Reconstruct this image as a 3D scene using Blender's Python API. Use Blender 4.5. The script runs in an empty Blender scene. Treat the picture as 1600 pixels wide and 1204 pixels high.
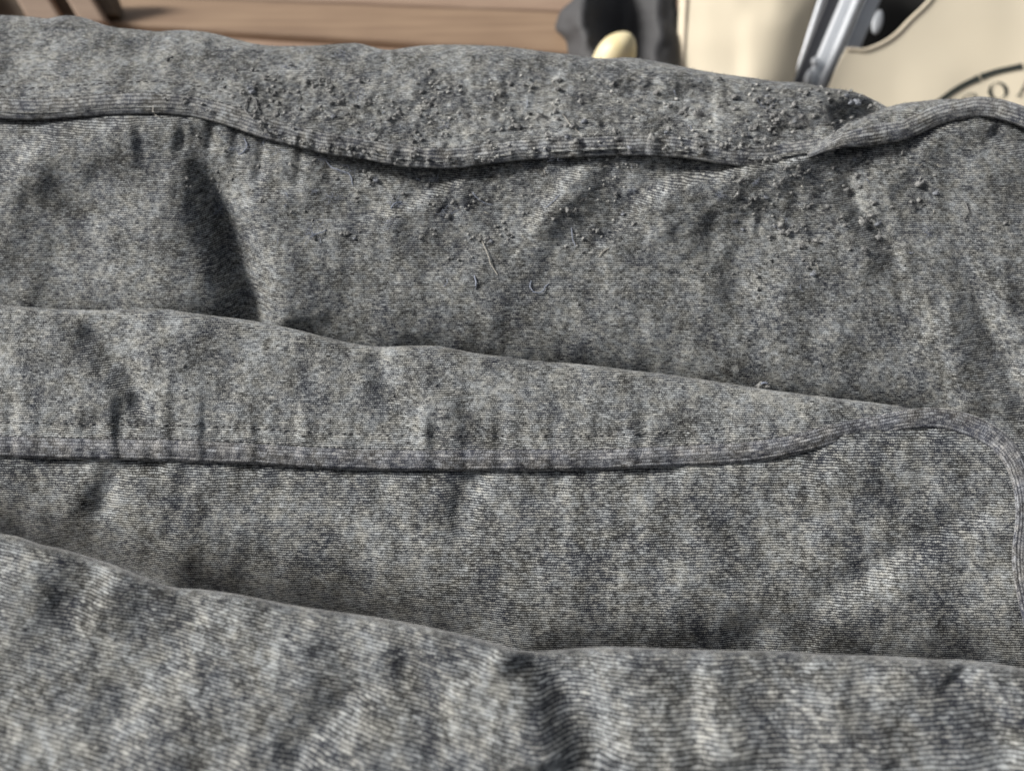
import bpy, math, random
import numpy as np
from mathutils import Vector, Matrix
rnd = random.Random(7)
S = bpy.context.scene
COL = S.collection

# ------------------------------------------------------------------ camera
PITCH = math.radians(40.0)
FPX = 1256.0                       # focal length in pixels of the 1600 wide photograph
CAM = np.array([0.0, 0.0, 0.95])
FWD = np.array([0, math.cos(PITCH), -math.sin(PITCH)])
UP = np.array([0, math.sin(PITCH), math.cos(PITCH)])
RT = np.array([1.0, 0, 0])
cd = bpy.data.cameras.new('camera'); cam = bpy.data.objects.new('camera', cd); COL.objects.link(cam)
cam.location = CAM; cam.rotation_euler = (math.pi / 2 - PITCH, 0, 0)
cd.sensor_width = 36.0; cd.lens = 36.0 * FPX / 1600.0
cd.clip_start = 0.01; cd.clip_end = 500
cd.dof.use_dof = True; cd.dof.focus_distance = 0.285; cd.dof.aperture_fstop = 10.0
S.camera = cam

# ------------------------------------------------------------------ light
SUN_EL, SUN_AZ = math.radians(37), math.radians(-84)   # azimuth from +y towards +x: the sun stands at the left, level with the cloth
w = bpy.data.worlds.new('World'); S.world = w; w.use_nodes = True
nt = w.node_tree; bg = nt.nodes['Background']
sky = nt.nodes.new('ShaderNodeTexSky'); sky.sky_type = 'NISHITA'; sky.sun_disc = False
sky.sun_elevation = SUN_EL; sky.sun_rotation = SUN_AZ
sky.dust_density = 4.0; sky.ozone_density = 0.3
veil = nt.nodes.new('ShaderNodeHueSaturation'); veil.inputs['Saturation'].default_value = 0.30      # high thin cloud
nt.links.new(sky.outputs[0], veil.inputs['Color']); nt.links.new(veil.outputs[0], bg.inputs[0]); bg.inputs[1].default_value = 0.06
sd = bpy.data.lights.new('sun', 'SUN'); sun = bpy.data.objects.new('sun', sd); COL.objects.link(sun)
sd.energy = 3.8; sd.angle = math.radians(15); sd.color = (1.0, 0.965, 0.91)
sdir = Vector((math.cos(SUN_EL) * math.sin(SUN_AZ), math.cos(SUN_EL) * math.cos(SUN_AZ), math.sin(SUN_EL)))
sun.rotation_euler = sdir.to_track_quat('Z', 'Y').to_euler(); sun.location = sdir * 5
S.view_settings.view_transform = 'Standard'; S.view_settings.look = 'None'
S.view_settings.exposure = 0.30; S.view_settings.gamma = 1.0

# ------------------------------------------------------------------ helpers
def P(px, py, Z):
    px = np.asarray(px, float); py = np.asarray(py, float); Z = np.asarray(Z, float)
    return CAM + Z[..., None] * (FWD + RT * ((px - 800) / FPX)[..., None] - UP * ((py - 602) / FPX)[..., None])
def at_height(px, py, z):
    d = FWD + RT * ((px - 800) / FPX) - UP * ((py - 602) / FPX)
    return CAM + d * ((z - CAM[2]) / d[2])
def line(pts):
    a = np.array(pts, float)
    from_x, from_y = a[:, 0], a[:, 1]
    # smooth (monotone-ish cubic) curve through the points
    m = np.zeros(len(a)); dx = np.diff(from_x); dl = np.diff(from_y) / dx
    m[1:-1] = (dl[:-1] * dx[1:] + dl[1:] * dx[:-1]) / (dx[:-1] + dx[1:]); m[0] = dl[0]; m[-1] = dl[-1]
    def f(x):
        x = np.asarray(x, float); i = np.clip(np.searchsorted(from_x, x) - 1, 0, len(a) - 2)
        h = dx[i]; t = (x - from_x[i]) / h
        inside = (t >= 0) & (t <= 1)
        tc = np.clip(t, 0, 1)
        y = (2*tc**3 - 3*tc**2 + 1)*from_y[i] + (tc**3 - 2*tc**2 + tc)*h*m[i] + (-2*tc**3 + 3*tc**2)*from_y[i+1] + (tc**3 - tc**2)*h*m[i+1]
        return y + np.where(inside, 0, np.where(t < 0, t, t - 1) * h * np.where(t < 0, m[i], m[i+1]))
    return f
_lat = np.random.RandomState(3).rand(256, 256)
def vnoise(x, y):
    xi = np.floor(x).astype(int); yi = np.floor(y).astype(int); fx = x - xi; fy = y - yi
    fx = fx*fx*fx*(fx*(fx*6-15)+10); fy = fy*fy*fy*(fy*(fy*6-15)+10)
    g = lambda a, b: _lat[a % 256, b % 256]
    return (g(xi, yi)*(1-fx)+g(xi+1, yi)*fx)*(1-fy)+(g(xi, yi+1)*(1-fx)+g(xi+1, yi+1)*fx)*fy - 0.5
def fbm(x, y, o=4, gain=0.5):
    s = 0; a = 1.0
    for k in range(o):
        s = s + a * vnoise(x + 17.3*k, y + 9.1*k); x = x*2.03; y = y*2.03; a *= gain
    return s
def ridge(px, py, pts, wl, wr, h, taper=0.2):
    """height along a polyline in photograph pixels, gaussian flanks of different widths; cross>0 (wl): left of a falling line / below a rightward one"""
    pts = np.array(pts, float); seg = np.diff(pts, axis=0); L = np.hypot(seg[:, 0], seg[:, 1]); cum = np.r_[0, np.cumsum(L)]; T = cum[-1]
    best = np.full(np.shape(px), 1e9); sgn = np.zeros(np.shape(px)); along = np.zeros(np.shape(px))
    for k in range(len(seg)):
        dx, dy = seg[k] / L[k]; ex = px - pts[k, 0]; ey = py - pts[k, 1]
        t = np.clip(ex*dx + ey*dy, 0, L[k]); d = np.hypot(ex - t*dx, ey - t*dy)
        b = d < best
        best = np.where(b, d, best); sgn = np.where(b, dx*ey - dy*ex, sgn); along = np.where(b, cum[k] + t, along)
    wd = np.where(sgn > 0, wl, wr)
    u = along / T; tp = 1.0
    if taper > 0:
        tp = np.clip(np.minimum(u, 1-u) / taper, 0, 1); tp = 0.25 + 0.75 * tp*tp*(3-2*tp)
    return h * tp * np.exp(-(best / wd)**2)
def smooth(a, b, x):
    t = np.clip((x - a) / (b - a), 0, 1); return t*t*(3-2*t)

def mesh_obj(name, verts, faces, mat, parent=None, uv=None, smooth_=True):
    me = bpy.data.meshes.new(name)
    verts = np.asarray(verts, float)
    if parent is not None:
        verts = verts - np.array(parent_world(parent))
    me.from_pydata(verts.tolist(), [], faces if isinstance(faces, list) else faces.tolist())
    if mat: me.materials.append(mat)
    if smooth_: me.polygons.foreach_set('use_smooth', [True] * len(me.polygons))
    if uv is not None:
        l = me.uv_layers.new(name='UVMap'); idx = np.zeros(len(me.loops), int); me.loops.foreach_get('vertex_index', idx)
        l.data.foreach_set('uv', np.asarray(uv, np.float32)[idx].ravel())
    me.update()
    o = bpy.data.objects.new(name, me); COL.objects.link(o)
    if parent is not None: o.parent = parent
    return o
def parent_world(o):
    l = Vector(o.location)
    while o.parent is not None:
        o = o.parent; l = l + o.location
    return l
def empty(name, loc, label, cat, group=None):
    o = bpy.data.objects.new(name, None); COL.objects.link(o); o.location = loc; o.empty_display_size = 0.02
    tag(o, label, cat, group); return o
def tag(o, label, cat, group=None):
    o['label'] = label; o['category'] = cat
    if group: o['group'] = group
    return o
def grid_faces(nr, nc, mask=None, closed=False):
    r, c = np.meshgrid(np.arange(nr-1), np.arange(nc if closed else nc-1), indexing='ij')
    c2 = (c+1) % nc
    f = np.stack([r*nc+c, r*nc+c2, (r+1)*nc+c2, (r+1)*nc+c], -1).reshape(-1, 4)[:, ::-1]
    if mask is not None:
        f = f[mask.ravel()[f].all(1)]
    return f
def box(verts, faces, c, ax, ay, az):
    """append a box: centre c and three half-axis vectors"""
    c, ax, ay, az = map(np.asarray, (c, ax, ay, az)); b = len(verts)
    for sz in (-1, 1):
        for sx, sy in ((-1, -1), (1, -1), (1, 1), (-1, 1)):
            verts.append(c + ax*sx + ay*sy + az*sz)
    for q in ((3, 2, 1, 0), (4, 5, 6, 7), (0, 1, 5, 4), (1, 2, 6, 5), (2, 3, 7, 6), (3, 0, 4, 7)):
        faces.append([b+i for i in q])
def bevel(o, wd, seg=2):
    m = o.modifiers.new('bevel', 'BEVEL'); m.width = wd; m.segments = seg; m.limit_method = 'ANGLE'; return o
def tube(pts, rad, n=6, closed_ends=True):
    pts = np.asarray(pts, float); k = len(pts); rad = np.broadcast_to(rad, (k,))
    V = []; F = []
    for i in range(k):
        t = pts[min(i+1, k-1)] - pts[max(i-1, 0)]; t = t / (np.linalg.norm(t) + 1e-12)
        a = np.cross(t, [0.13, 0.31, 0.94]); a /= np.linalg.norm(a); b = np.cross(t, a)
        for j in range(n):
            g = 2*math.pi*j/n; V.append(pts[i] + rad[i]*(math.cos(g)*a + math.sin(g)*b))
    for i in range(k-1):
        for j in range(n):
            F.append([i*n+j, i*n+(j+1) % n, (i+1)*n+(j+1) % n, (i+1)*n+j])
    if closed_ends:
        F.append(list(range(n))[::-1]); F.append([(k-1)*n+j for j in range(n)])
    return V, F
def spline(pts, n):
    pts = np.array(pts, float); d = np.r_[0, np.cumsum(np.hypot(*np.diff(pts[:, :2], axis=0).T))]; t = np.linspace(0, d[-1], n)
    out = []
    for c in range(pts.shape[1]):
        y = pts[:, c]; m = np.gradient(y, d) if len(pts) > 2 else np.full(len(pts), (y[-1]-y[0])/d[-1])
        i = np.clip(np.searchsorted(d, t) - 1, 0, len(d)-2); h = d[i+1]-d[i]; s = (t-d[i])/h
        out.append((2*s**3-3*s**2+1)*y[i]+(s**3-2*s**2+s)*h*m[i]+(-2*s**3+3*s**2)*y[i+1]+(s**3-s**2)*h*m[i+1])
    return np.stack(out, 1)

# ------------------------------------------------------------------ materials
class N:
    def __init__(self, name):
        self.m = bpy.data.materials.new(name); self.m.use_nodes = True; self.t = self.m.node_tree
        self.b = self.t.nodes['Principled BSDF']
    def node(self, ty, **k):
        n = self.t.nodes.new(ty)
        for a, v in k.items(): setattr(n, a, v)
        return n
    def put(self, v, s):
        if isinstance(v, bpy.types.NodeSocket): self.t.links.new(v, s)
        elif isinstance(v, tuple) and s.type == 'RGBA' and len(v) == 3: s.default_value = (*v, 1)
        else: s.default_value = v
    def math(self, op, a, b=0.0, c=0.0, clamp=False):
        n = self.node('ShaderNodeMath', operation=op, use_clamp=clamp)
        for i, v in enumerate((a, b, c)): self.put(v, n.inputs[i])
        return n.outputs[0]
    def comb(self, x, y, z=0.0):
        n = self.node('ShaderNodeCombineXYZ')
        for i, v in enumerate((x, y, z)): self.put(v, n.inputs[i])
        return n.outputs[0]
    def noise(self, vec, scale, detail=2, rough=0.5, dim='3D'):
        n = self.node('ShaderNodeTexNoise', noise_dimensions=dim); self.put(vec, n.inputs['Vector'])
        n.inputs['Scale'].default_value = scale; n.inputs['Detail'].default_value = detail; n.inputs['Roughness'].default_value = rough
        return n.outputs[0]
    def sstep(self, x, a, b, lo=0.0, hi=1.0):
        n = self.node('ShaderNodeMapRange', interpolation_type='SMOOTHSTEP'); self.put(x, n.inputs[0])
        self.put(a, n.inputs[1]); self.put(b, n.inputs[2]); self.put(lo, n.inputs[3]); self.put(hi, n.inputs[4])
        return n.outputs[0]
    def mix(self, f, a, b):
        n = self.node('ShaderNodeMix', data_type='RGBA'); self.put(f, n.inputs[0]); self.put(a, n.inputs[6]); self.put(b, n.inputs[7]); return n.outputs[2]
    def bump(self, h, dist, strength=1.0):
        n = self.node('ShaderNodeBump'); self.put(h, n.inputs['Height']); n.inputs['Distance'].default_value = dist; n.inputs['Strength'].default_value = strength
        self.t.links.new(n.outputs[0], self.b.inputs['Normal'])
    def set(self, **k):
        for a, v in k.items(): self.put(v, self.b.inputs[a.replace('_', ' ')])
        return self.m

DARK, LIGHT = (0.022, 0.024, 0.028), (0.54, 0.54, 0.505)
def knit(name, pitch, cover=0.5, stitch=0.75, mott=1.0, dark=DARK, light=LIGHT, seed=0.0, pw=0.55):
    """ribbed marl knit: pale broken yarn rows over a charcoal ground, mottled in patches"""
    k = N(name); uv = k.node('ShaderNodeTexCoord').outputs['UV']; sp = k.node('ShaderNodeSeparateXYZ'); k.put(uv, sp.inputs[0]); u, v = sp.outputs[0], sp.outputs[1]
    off = k.node('ShaderNodeVectorMath', operation='ADD'); k.put(uv, off.inputs[0]); off.inputs[1].default_value = (seed, seed*1.7, seed*0.3); uvs = off.outputs[0]
    wob = k.math('MULTIPLY', k.math('SUBTRACT', k.noise(uvs, 170, 2), 0.5), pitch*1.0)
    wob2 = k.math('MULTIPLY', k.math('SUBTRACT', k.noise(uvs, 1500, 1), 0.5), pitch*0.55)
    r = k.math('DIVIDE', k.math('ADD', k.math('ADD', v, wob), wob2), pitch)
    cell = k.math('FLOOR', r)
    prof = k.math('MULTIPLY_ADD', k.math('COSINE', k.math('MULTIPLY', r, 2*math.pi)), -0.5, 0.5)
    uj = k.math('ADD', u, k.math('MULTIPLY', k.noise(uvs, 900, 0), pitch*1.5))
    dash = k.noise(k.comb(k.math('DIVIDE', uj, pitch*2.6), k.math('MULTIPLY', cell, 7.31)), 1.0, 1.5, 0.6, '2D')
    loop = k.math('MULTIPLY_ADD', k.math('COSINE', k.math('ADD', k.math('MULTIPLY', uj, 2*math.pi/(pitch*stitch)), k.math('MULTIPLY', cell, 2.4))), 0.5, 0.5)
    m1 = k.noise(uvs, 52, 3, 0.5)  # broad mottle, in part velvety sheen put into the colour
    st = k.node('ShaderNodeMapping'); k.put(uvs, st.inputs[0]); st.inputs['Scale'].default_value = (1.0, 2.2, 1); m2 = k.noise(st.outputs[0], 150, 3, 0.6)
    st3 = k.node('ShaderNodeMapping'); k.put(uvs, st3.inputs[0]); st3.inputs['Scale'].default_value = (3.0, 0.7, 1); m3 = k.noise(st3.outputs[0], 60, 3, 0.6)
    mot = k.math('ADD', k.math('ADD', k.math('MULTIPLY', k.math('SUBTRACT', m1, 0.5), 1.5*mott), k.math('MULTIPLY', k.math('SUBTRACT', m2, 0.5), 0.55*mott)), k.math('MULTIPLY', k.math('SUBTRACT', m3, 0.5), 0.9*mott))
    spk = k.noise(uvs, 2300, 2, 0.7)
    a = k.math('ADD', k.math('MULTIPLY', k.math('SUBTRACT', dash, 0.5), 1.1), k.math('MULTIPLY', mot, 0.72))
    a = k.math('ADD', a, k.math('MULTIPLY', k.math('SUBTRACT', loop, 0.5), 0.28))
    a = k.math('ADD', a, k.math('MULTIPLY', k.math('SUBTRACT', prof, 0.5), pw))
    a = k.math('ADD', a, k.math('MULTIPLY', k.math('SUBTRACT', spk, 0.5), 1.2))
    a = k.math('ADD', a, cover)
    white = k.sstep(a, 0.05, 1.12)
    tint = k.noise(uvs, 90, 2)
    dk = k.mix(k.sstep(tint, 0.35, 0.65), (dark[0]*0.92, dark[1]*0.97, dark[2]*1.18), (dark[0]*1.12, dark[1]*1.02, dark[2]*0.86))
    lt = k.mix(k.sstep(k.noise(uvs, 260, 2), 0.3, 0.7), light, (light[0]*0.93, light[1]*0.98, light[2]*1.07))
    col = k.mix(white, dk, lt)
    hgt = k.math('ADD', k.math('MULTIPLY', prof, 0.8), k.math('ADD', k.math('MULTIPLY', dash, 0.5), k.math('ADD', k.math('MULTIPLY', spk, 0.7), k.math('MULTIPLY', loop, 0.35))))
    k.bump(hgt, pitch*0.22, 0.45)
    return k.set(Base_Color=col, Roughness=0.85, Sheen_Weight=0.24, Sheen_Roughness=0.35, Specular_IOR_Level=0.15)

def fuzzmat(name, c1, c2, scale=900, transl=0.0):
    k = N(name); g = k.node('ShaderNodeTexCoord').outputs['Object']; n = k.noise(g, scale, 3, 0.6)
    k.bump(n, 0.0004, 0.8)
    return k.set(Base_Color=k.mix(k.sstep(n, 0.3, 0.7), c1, c2), Roughness=0.9, Sheen_Weight=0.2, Specular_IOR_Level=0.1)

M_A = knit('knit_back', 0.00100, 0.41, mott=0.78, seed=0.3)
M_B = knit('knit_mid', 0.00092, 0.38, mott=0.68, seed=1.1)
M_C = knit('knit_front', 0.00084, 0.42, mott=0.85, seed=2.7)
M_D = knit('knit_inner', 0.00086, 0.41, mott=0.8, seed=3.9)
M_E = knit('knit_near', 0.00094, 0.36, mott=0.85, seed=5.2)
M_R = knit('knit_lip', 0.00100, 0.42, mott=0.6, seed=6.4)
M_BAND = knit('knit_binding', 0.00125, 0.42, mott=0.5, dark=(0.045, 0.047, 0.052), light=(0.44, 0.438, 0.415), seed=7.7, pw=0.38)
M_BAND2 = knit('knit_binding_flat', 0.00105, 0.42, mott=0.25, dark=(0.045, 0.047, 0.053), light=(0.46, 0.455, 0.445), seed=9.7, pw=0.22)
M_PILL = [fuzzmat('pill_grey', (0.10, 0.102, 0.108), (0.54, 0.54, 0.52), 5.0), fuzzmat('pill_dark', (0.08, 0.082, 0.088), (0.44, 0.44, 0.43), 5.0), fuzzmat('pill_blue', (0.15, 0.165, 0.195), (0.42, 0.44, 0.48), 5.0)]
M_THREAD = [fuzzmat('thread_pale', (0.40, 0.38, 0.34), (0.55, 0.53, 0.48)), fuzzmat('thread_blue', (0.22, 0.25, 0.33), (0.36, 0.39, 0.46)), fuzzmat('thread_grey', (0.12, 0.12, 0.13), (0.3, 0.3, 0.29))]

# ------------------------------------------------------------------ outlines of the folds (photograph pixels)
top_A = line([(-300, 22), (-120, 30), (0, 24), (55, 27), (75, 29), (95, 25), (115, 25), (135, 29), (160, 38), (180, 43), (200, 45), (230, 48), (245, 49.5), (270, 47.5), (300, 48), (320, 50), (340, 54), (370, 62), (400, 69), (430, 72), (460, 72), (500, 71), (540, 68), (560, 68), (580, 73), (595, 77), (612, 78), (632, 75), (655, 72), (710, 70), (750, 71), (800, 74), (830, 78), (860, 82), (900, 86), (940, 91.5), (985, 90), (1020, 95), (1060, 103), (1100, 111), (1130, 116), (1170, 121), (1210, 127), (1250, 129), (1290, 137), (1320, 141), (1345, 147), (1365, 156), (1385, 167), (1420, 195), (1460, 235)])
low_A = line([(-300, 190), (-100, 182), (0, 185), (30, 187), (100, 185), (150, 181), (200, 178), (260, 178.5), (300, 182.5), (330, 189), (362, 198), (394, 210), (456, 227), (503, 239), (566, 248), (612, 257), (659, 262), (706, 263), (753, 258), (800, 252), (900, 246), (1000, 243), (1060, 246), (1100, 252), (1150, 259), (1190, 259), (1230, 254), (1290, 244), (1340, 232), (1460, 230)])
top_R = line([(1236, 246), (1262, 232), (1290, 216), (1314, 200), (1348, 184), (1386, 168), (1409, 162), (1442, 158), (1465, 155.5), (1499, 155), (1532, 156), (1566, 160), (1600, 168), (1660, 190), (1760, 240), (1900, 320)])
low_R = line([(1236, 252), (1262, 247), (1290, 240), (1337, 231), (1384, 223), (1415, 217), (1431, 210), (1465, 195), (1499, 187), (1528, 182), (1544, 183), (1577, 190), (1600, 198), (1660, 226), (1760, 285), (1900, 380)])
top_C = line([(-300, 470), (-120, 468), (0, 476), (50, 480), (120, 484), (180, 484), (250, 482), (300, 489), (400, 502), (460, 514), (510, 527), (560, 538), (600, 541.5), (640, 540), (680, 540.5), (740, 551), (800, 559), (850, 565), (900, 568), (975, 577), (1050, 586), (1120, 596), (1183, 606), (1249, 615), (1332, 625), (1382, 631), (1432, 640), (1462, 646)])
low_C = line([(-300, 706), (0, 712), (100, 714), (200, 716), (300, 718), (400, 722), (500, 728.5), (600, 732), (700, 733), (800, 733.5), (900, 734), (1000, 730), (1100, 724), (1166, 718), (1233, 709.5), (1273, 700), (1316, 690), (1366, 680), (1399, 673), (1449, 666), (1470, 666)])
top_E = line([(-300, 792), (-100, 812), (0, 833), (32, 839), (64, 850), (96, 857), (143, 871), (175, 881), (223, 900), (265, 916), (319, 920.5), (383, 930), (446, 943), (500, 951.5), (575, 962), (650, 975), (725, 992), (775, 1005), (805, 1014), (840, 1017), (875, 1014), (950, 1010), (1025, 1012), (1112, 1015), (1225, 1017), (1281, 1021), (1375, 1024), (1450, 1029), (1525, 1032), (1600, 1044), (1700, 1062), (1900, 1090)])
# centre line of the lower binding: along the opening, round its corner and down the right side
BAND2 = [(-300, 693), (0, 697), (100, 700), (200, 702), (300, 704.5), (400, 709), (500, 715), (600, 718), (700, 718.5), (800, 718), (900, 718), (1000, 714.5), (1100, 710), (1150, 707.5), (1200, 702), (1250, 692), (1300, 678.5), (1366, 666), (1420, 656), (1462, 653), (1500, 660), (1534, 673), (1562, 691), (1584, 718), (1597, 752), (1603, 795), (1601, 835), (1598, 870), (1602, 912), (1614, 962), (1634, 1030), (1665, 1110), (1700, 1200)]
BAND1 = None
D_RIGHT = np.array([(1450, 640), (1520, 668), (1562, 700), (1582, 740), (1592, 790), (1590, 832), (1586, 870), (1589, 909), (1600, 959), (1622, 1030), (1650, 1110), (1690, 1200)], float)

# ------------------------------------------------------------------ depth of each fold along the view axis (metres), with its creases
def crumple(px, py, amp=1.0, s=0.0):
    return amp*(1.5e-3*fbm(px/260+s, py/330+s, 2) + 0.9e-3*fbm(px/85+s*2, py/130, 3) + 0.28e-3*fbm(px/32, py/40+s, 2))
mm = 1e-3
def edge_round(d, wpx, R):
    q = np.clip((wpx - d) / wpx, 0, 1); return R * (1 - np.sqrt(np.clip(1 - q*q, 0, 1)))

def dz_A(px, py):
    h = crumple(px, py, 1.1, 0.7)
    h = h + ridge(px, py, [(330, 110), (400, 128), (470, 122), (560, 135), (640, 160)], 26, 16, 3.0*mm)
    h = h - ridge(px, py, [(420, 90), (500, 100), (555, 88)], 16, 20, 3.0*mm)
    h = h + ridge(px, py, [(250, 60), (300, 90), (395, 92)], 24, 24, 1.6*mm)
    h = h - ridge(px, py, [(320, 70), (370, 82)], 14, 14, 1.3*mm)
    h = h + ridge(px, py, [(60, 40), (140, 60), (220, 70)], 26, 26, 1.8*mm)
    h = h - ridge(px, py, [(0, 90), (90, 100)], 30, 30, 2.0*mm)
    h = h - ridge(px, py, [(590, 78), (610, 110), (640, 150)], 18, 18, 1.6*mm)
    h = h + ridge(px, py, [(690, 95), (760, 140), (800, 190)], 34, 30, 1.8*mm)
    h = h - ridge(px, py, [(880, 110), (930, 150), (900, 205)], 26, 26, 1.3*mm)
    h = h + ridge(px, py, [(900, 120), (1010, 125), (1130, 130)], 16, 16, 2.0*mm)
    h = h - ridge(px, py, [(1300, 196), (1340, 180), (1375, 168)], 20, 22, 11.0*mm, 0.1)
    h = h - ridge(px, py, [(1200, 215), (1290, 200)], 18, 18, 2.4*mm)
    h = h + 1.5*mm*fbm(px/15, py/14, 2) * smooth(330, 460, px) * smooth(1380, 1150, px) * smooth(85, 125, py)
    return h
def Z_A(px, py):
    t = top_A(px)
    return 0.342 + 0.032 * (240 - py) / 180 + edge_round(py - t, 16, 6*mm) - dz_A(px, py)
def dz_B(px, py):
    h = crumple(px, py, 2.2, 3.3)
    h = h + ridge(px, py, [(262, 205), (258, 270), (268, 380), (306, 480), (330, 560)], 90, 60, 5.5*mm, 0.3)
    h = h - ridge(px, py, [(306, 225), (326, 290), (354, 370), (384, 470), (408, 570)], 26, 32, 12.0*mm, 0.35)
    h = h + ridge(px, py, [(20, 300), (60, 250), (120, 225), (220, 205)], 50, 30, 6.0*mm, 0.1)
    h = h - ridge(px, py, [(60, 480), (110, 390), (150, 310)], 80, 70, 1.8*mm, 0.2)
    h = h + ridge(px, py, [(-60, 470), (0, 380), (30, 330)], 50, 50, 1.2*mm, 0.1)
    h = h + ridge(px, py, [(398, 300), (430, 400), (455, 520)], 34, 60, 3.2*mm, 0.1)
    h = h - ridge(px, py, [(190, 190), (188, 290)], 16, 16, 0.7*mm)
    for x, dd, hh in ((288, 60, 1.3), (334, 46, 1.7), (372, 60, 1.5), (412, 70, 1.8), (430, 50, 1.0), (472, 64, 1.5), (520, 40, 0.8)):
        yb = float(low_A(x)); h = h - ridge(px, py, [(x, yb-8), (x-3, yb+dd*0.5), (x-8, yb+dd)], 9, 7, hh*mm, 0.1)
    h = h + ridge(px, py, [(1290, 246), (1200, 262), (1100, 285), (1030, 312), (980, 350)], 15, 70, 6.0*mm, 0.15)
    h = h - ridge(px, py, [(1000, 262), (1080, 268), (1150, 268)], 14, 12, 2.6*mm, 0.2)
    h = h + ridge(px, py, [(930, 258), (890, 296), (858, 335), (820, 380)], 15, 44, 4.6*mm, 0.25)
    h = h - ridge(px, py, [(925, 300), (888, 345), (862, 385), (830, 460)], 16, 30, 0.8*mm, 0.4)
    h = h + ridge(px, py, [(740, 280), (690, 305), (640, 335), (590, 345)], 13, 52, 4.2*mm, 0.2)
    h = h - ridge(px, py, [(690, 320), (715, 338)], 14, 14, 1.3*mm)
    h = h + ridge(px, py, [(560, 275), (620, 300), (600, 340)], 26, 26, 1.4*mm)
    h = h - ridge(px, py, [(1310, 262), (1330, 305), (1352, 345), (1392, 385), (1408, 432)], 16, 12, 3.2*mm, 0.2)
    h = h + ridge(px, py, [(1270, 270), (1300, 330), (1340, 390), (1370, 450)], 24, 22, 1.8*mm, 0.2)
    h = h - ridge(px, py, [(1118, 400), (1150, 425), (1160, 520)], 26, 30, 2.0*mm, 0.2)
    h = h - ridge(px, py, [(1180, 340), (1225, 350)], 24, 20, 1.2*mm)
    h = h - ridge(px, py, [(1490, 395), (1520, 460), (1580, 580), (1620, 680)], 22, 20, 2.8*mm, 0.2)
    h = h + ridge(px, py, [(1470, 470), (1500, 560), (1540, 660)], 30, 24, 2.6*mm, 0.2)
    h = h + ridge(px, py, [(1560, 440), (1610, 540)], 24, 24, 2.2*mm, 0.2)
    h = h - ridge(px, py, [(1545, 200), (1565, 215), (1620, 235)], 14, 14, 4.0*mm, 0.15)
    h = h + ridge(px, py, [(1430, 235), (1500, 200), (1540, 190)], 26, 20, 2.0*mm, 0.15) + ridge(px, py, [(1310, 250), (1480, 215), (1680, 235)], 90, 60, 5.0*mm, 0.2)
    h = h + 0.8*mm*fbm(px/18, py/17, 2) * smooth(480, 620, px) * smooth(1500, 1350, px) * smooth(470, 300, py)
    return h
def Z_B(px, py):
    lo = np.where(px > 1240, low_R(np.clip(px, 1236, 1900)), low_A(px))
    return 0.3465 + 0.029 * (260 - py) / 350 - dz_B(px, py) + (1.6 + 5.0*smooth(330, 230, px))*mm*np.exp(-np.clip(py-lo, 0, 999)/22.0) + np.exp(-((px-1225)/74.0)**2)*(edge_round(py-lo+6, 14, 5*mm) - 6.5*mm*np.exp(-np.clip(py-lo, 0, 999)/34.0)) + (5.0 + 5.0*smooth(400, 520, px))*mm*np.exp(-np.clip(top_C(np.minimum(px, 1440)) + 14*np.clip(px-1440, 0, 50)/50 - py, 0, 999)/38.0)*smooth(1620, 1440, px)
def dz_R(px, py):
    return crumple(px, py, 0.6, 8.1)
def Z_R(px, py):
    t = top_R(px)
    return 0.3425 + 0.006*smooth(1330, 1236, px) + 0.03*(200 - py)/180 + edge_round(py - t, 16, 6*mm) - dz_R(px, py) + 0.00003*np.clip(px-1600, 0, 400)
def pucker(px, d, amp, wl, s):
    return amp * vnoise(px/wl + s, d/140.0 + s) * np.exp(-np.abs(d)/45.0)
def dz_C(px, py):
    lo = low_C(px)
    h = crumple(px, py, 1.25, 5.5)
    h = h - ridge(px, py, [(120, 500), (158, 535), (196, 570), (220, 612), (214, 662)], 24, 14, 4.2*mm, 0.2)
    h = h + ridge(px, py, [(250, 500), (262, 560), (258, 640)], 34, 50, 1.8*mm, 0.2)
    h = h + ridge(px, py, [(60, 520), (150, 600), (170, 660)], 50, 24, 1.8*mm, 0.2)
    h = h - ridge(px, py, [(575, 548), (598, 585), (618, 640)], 24, 18, 2.0*mm, 0.2)
    h = h + ridge(px, py, [(640, 560), (660, 610), (720, 650)], 30, 30, 1.6*mm, 0.2)
    d = lo - 52 - py
    fade = smooth(1250, 1050, px)
    h = h + (pucker(px, d, 2.0*mm, 17, 2.0) - 0.3*mm*np.exp(-(d/6.0)**2)*(0.6+0.8*np.cos(px/4.6+3*vnoise(px/40, 0*px)))) * fade
    return h
def Z_C(px, py):
    t = top_C(px); lo = low_C(px)
    return 0.2795 + 0.018 * (715 - py) / 160 + edge_round(py - t, 11, 4*mm) - dz_C(px, py)
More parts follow.
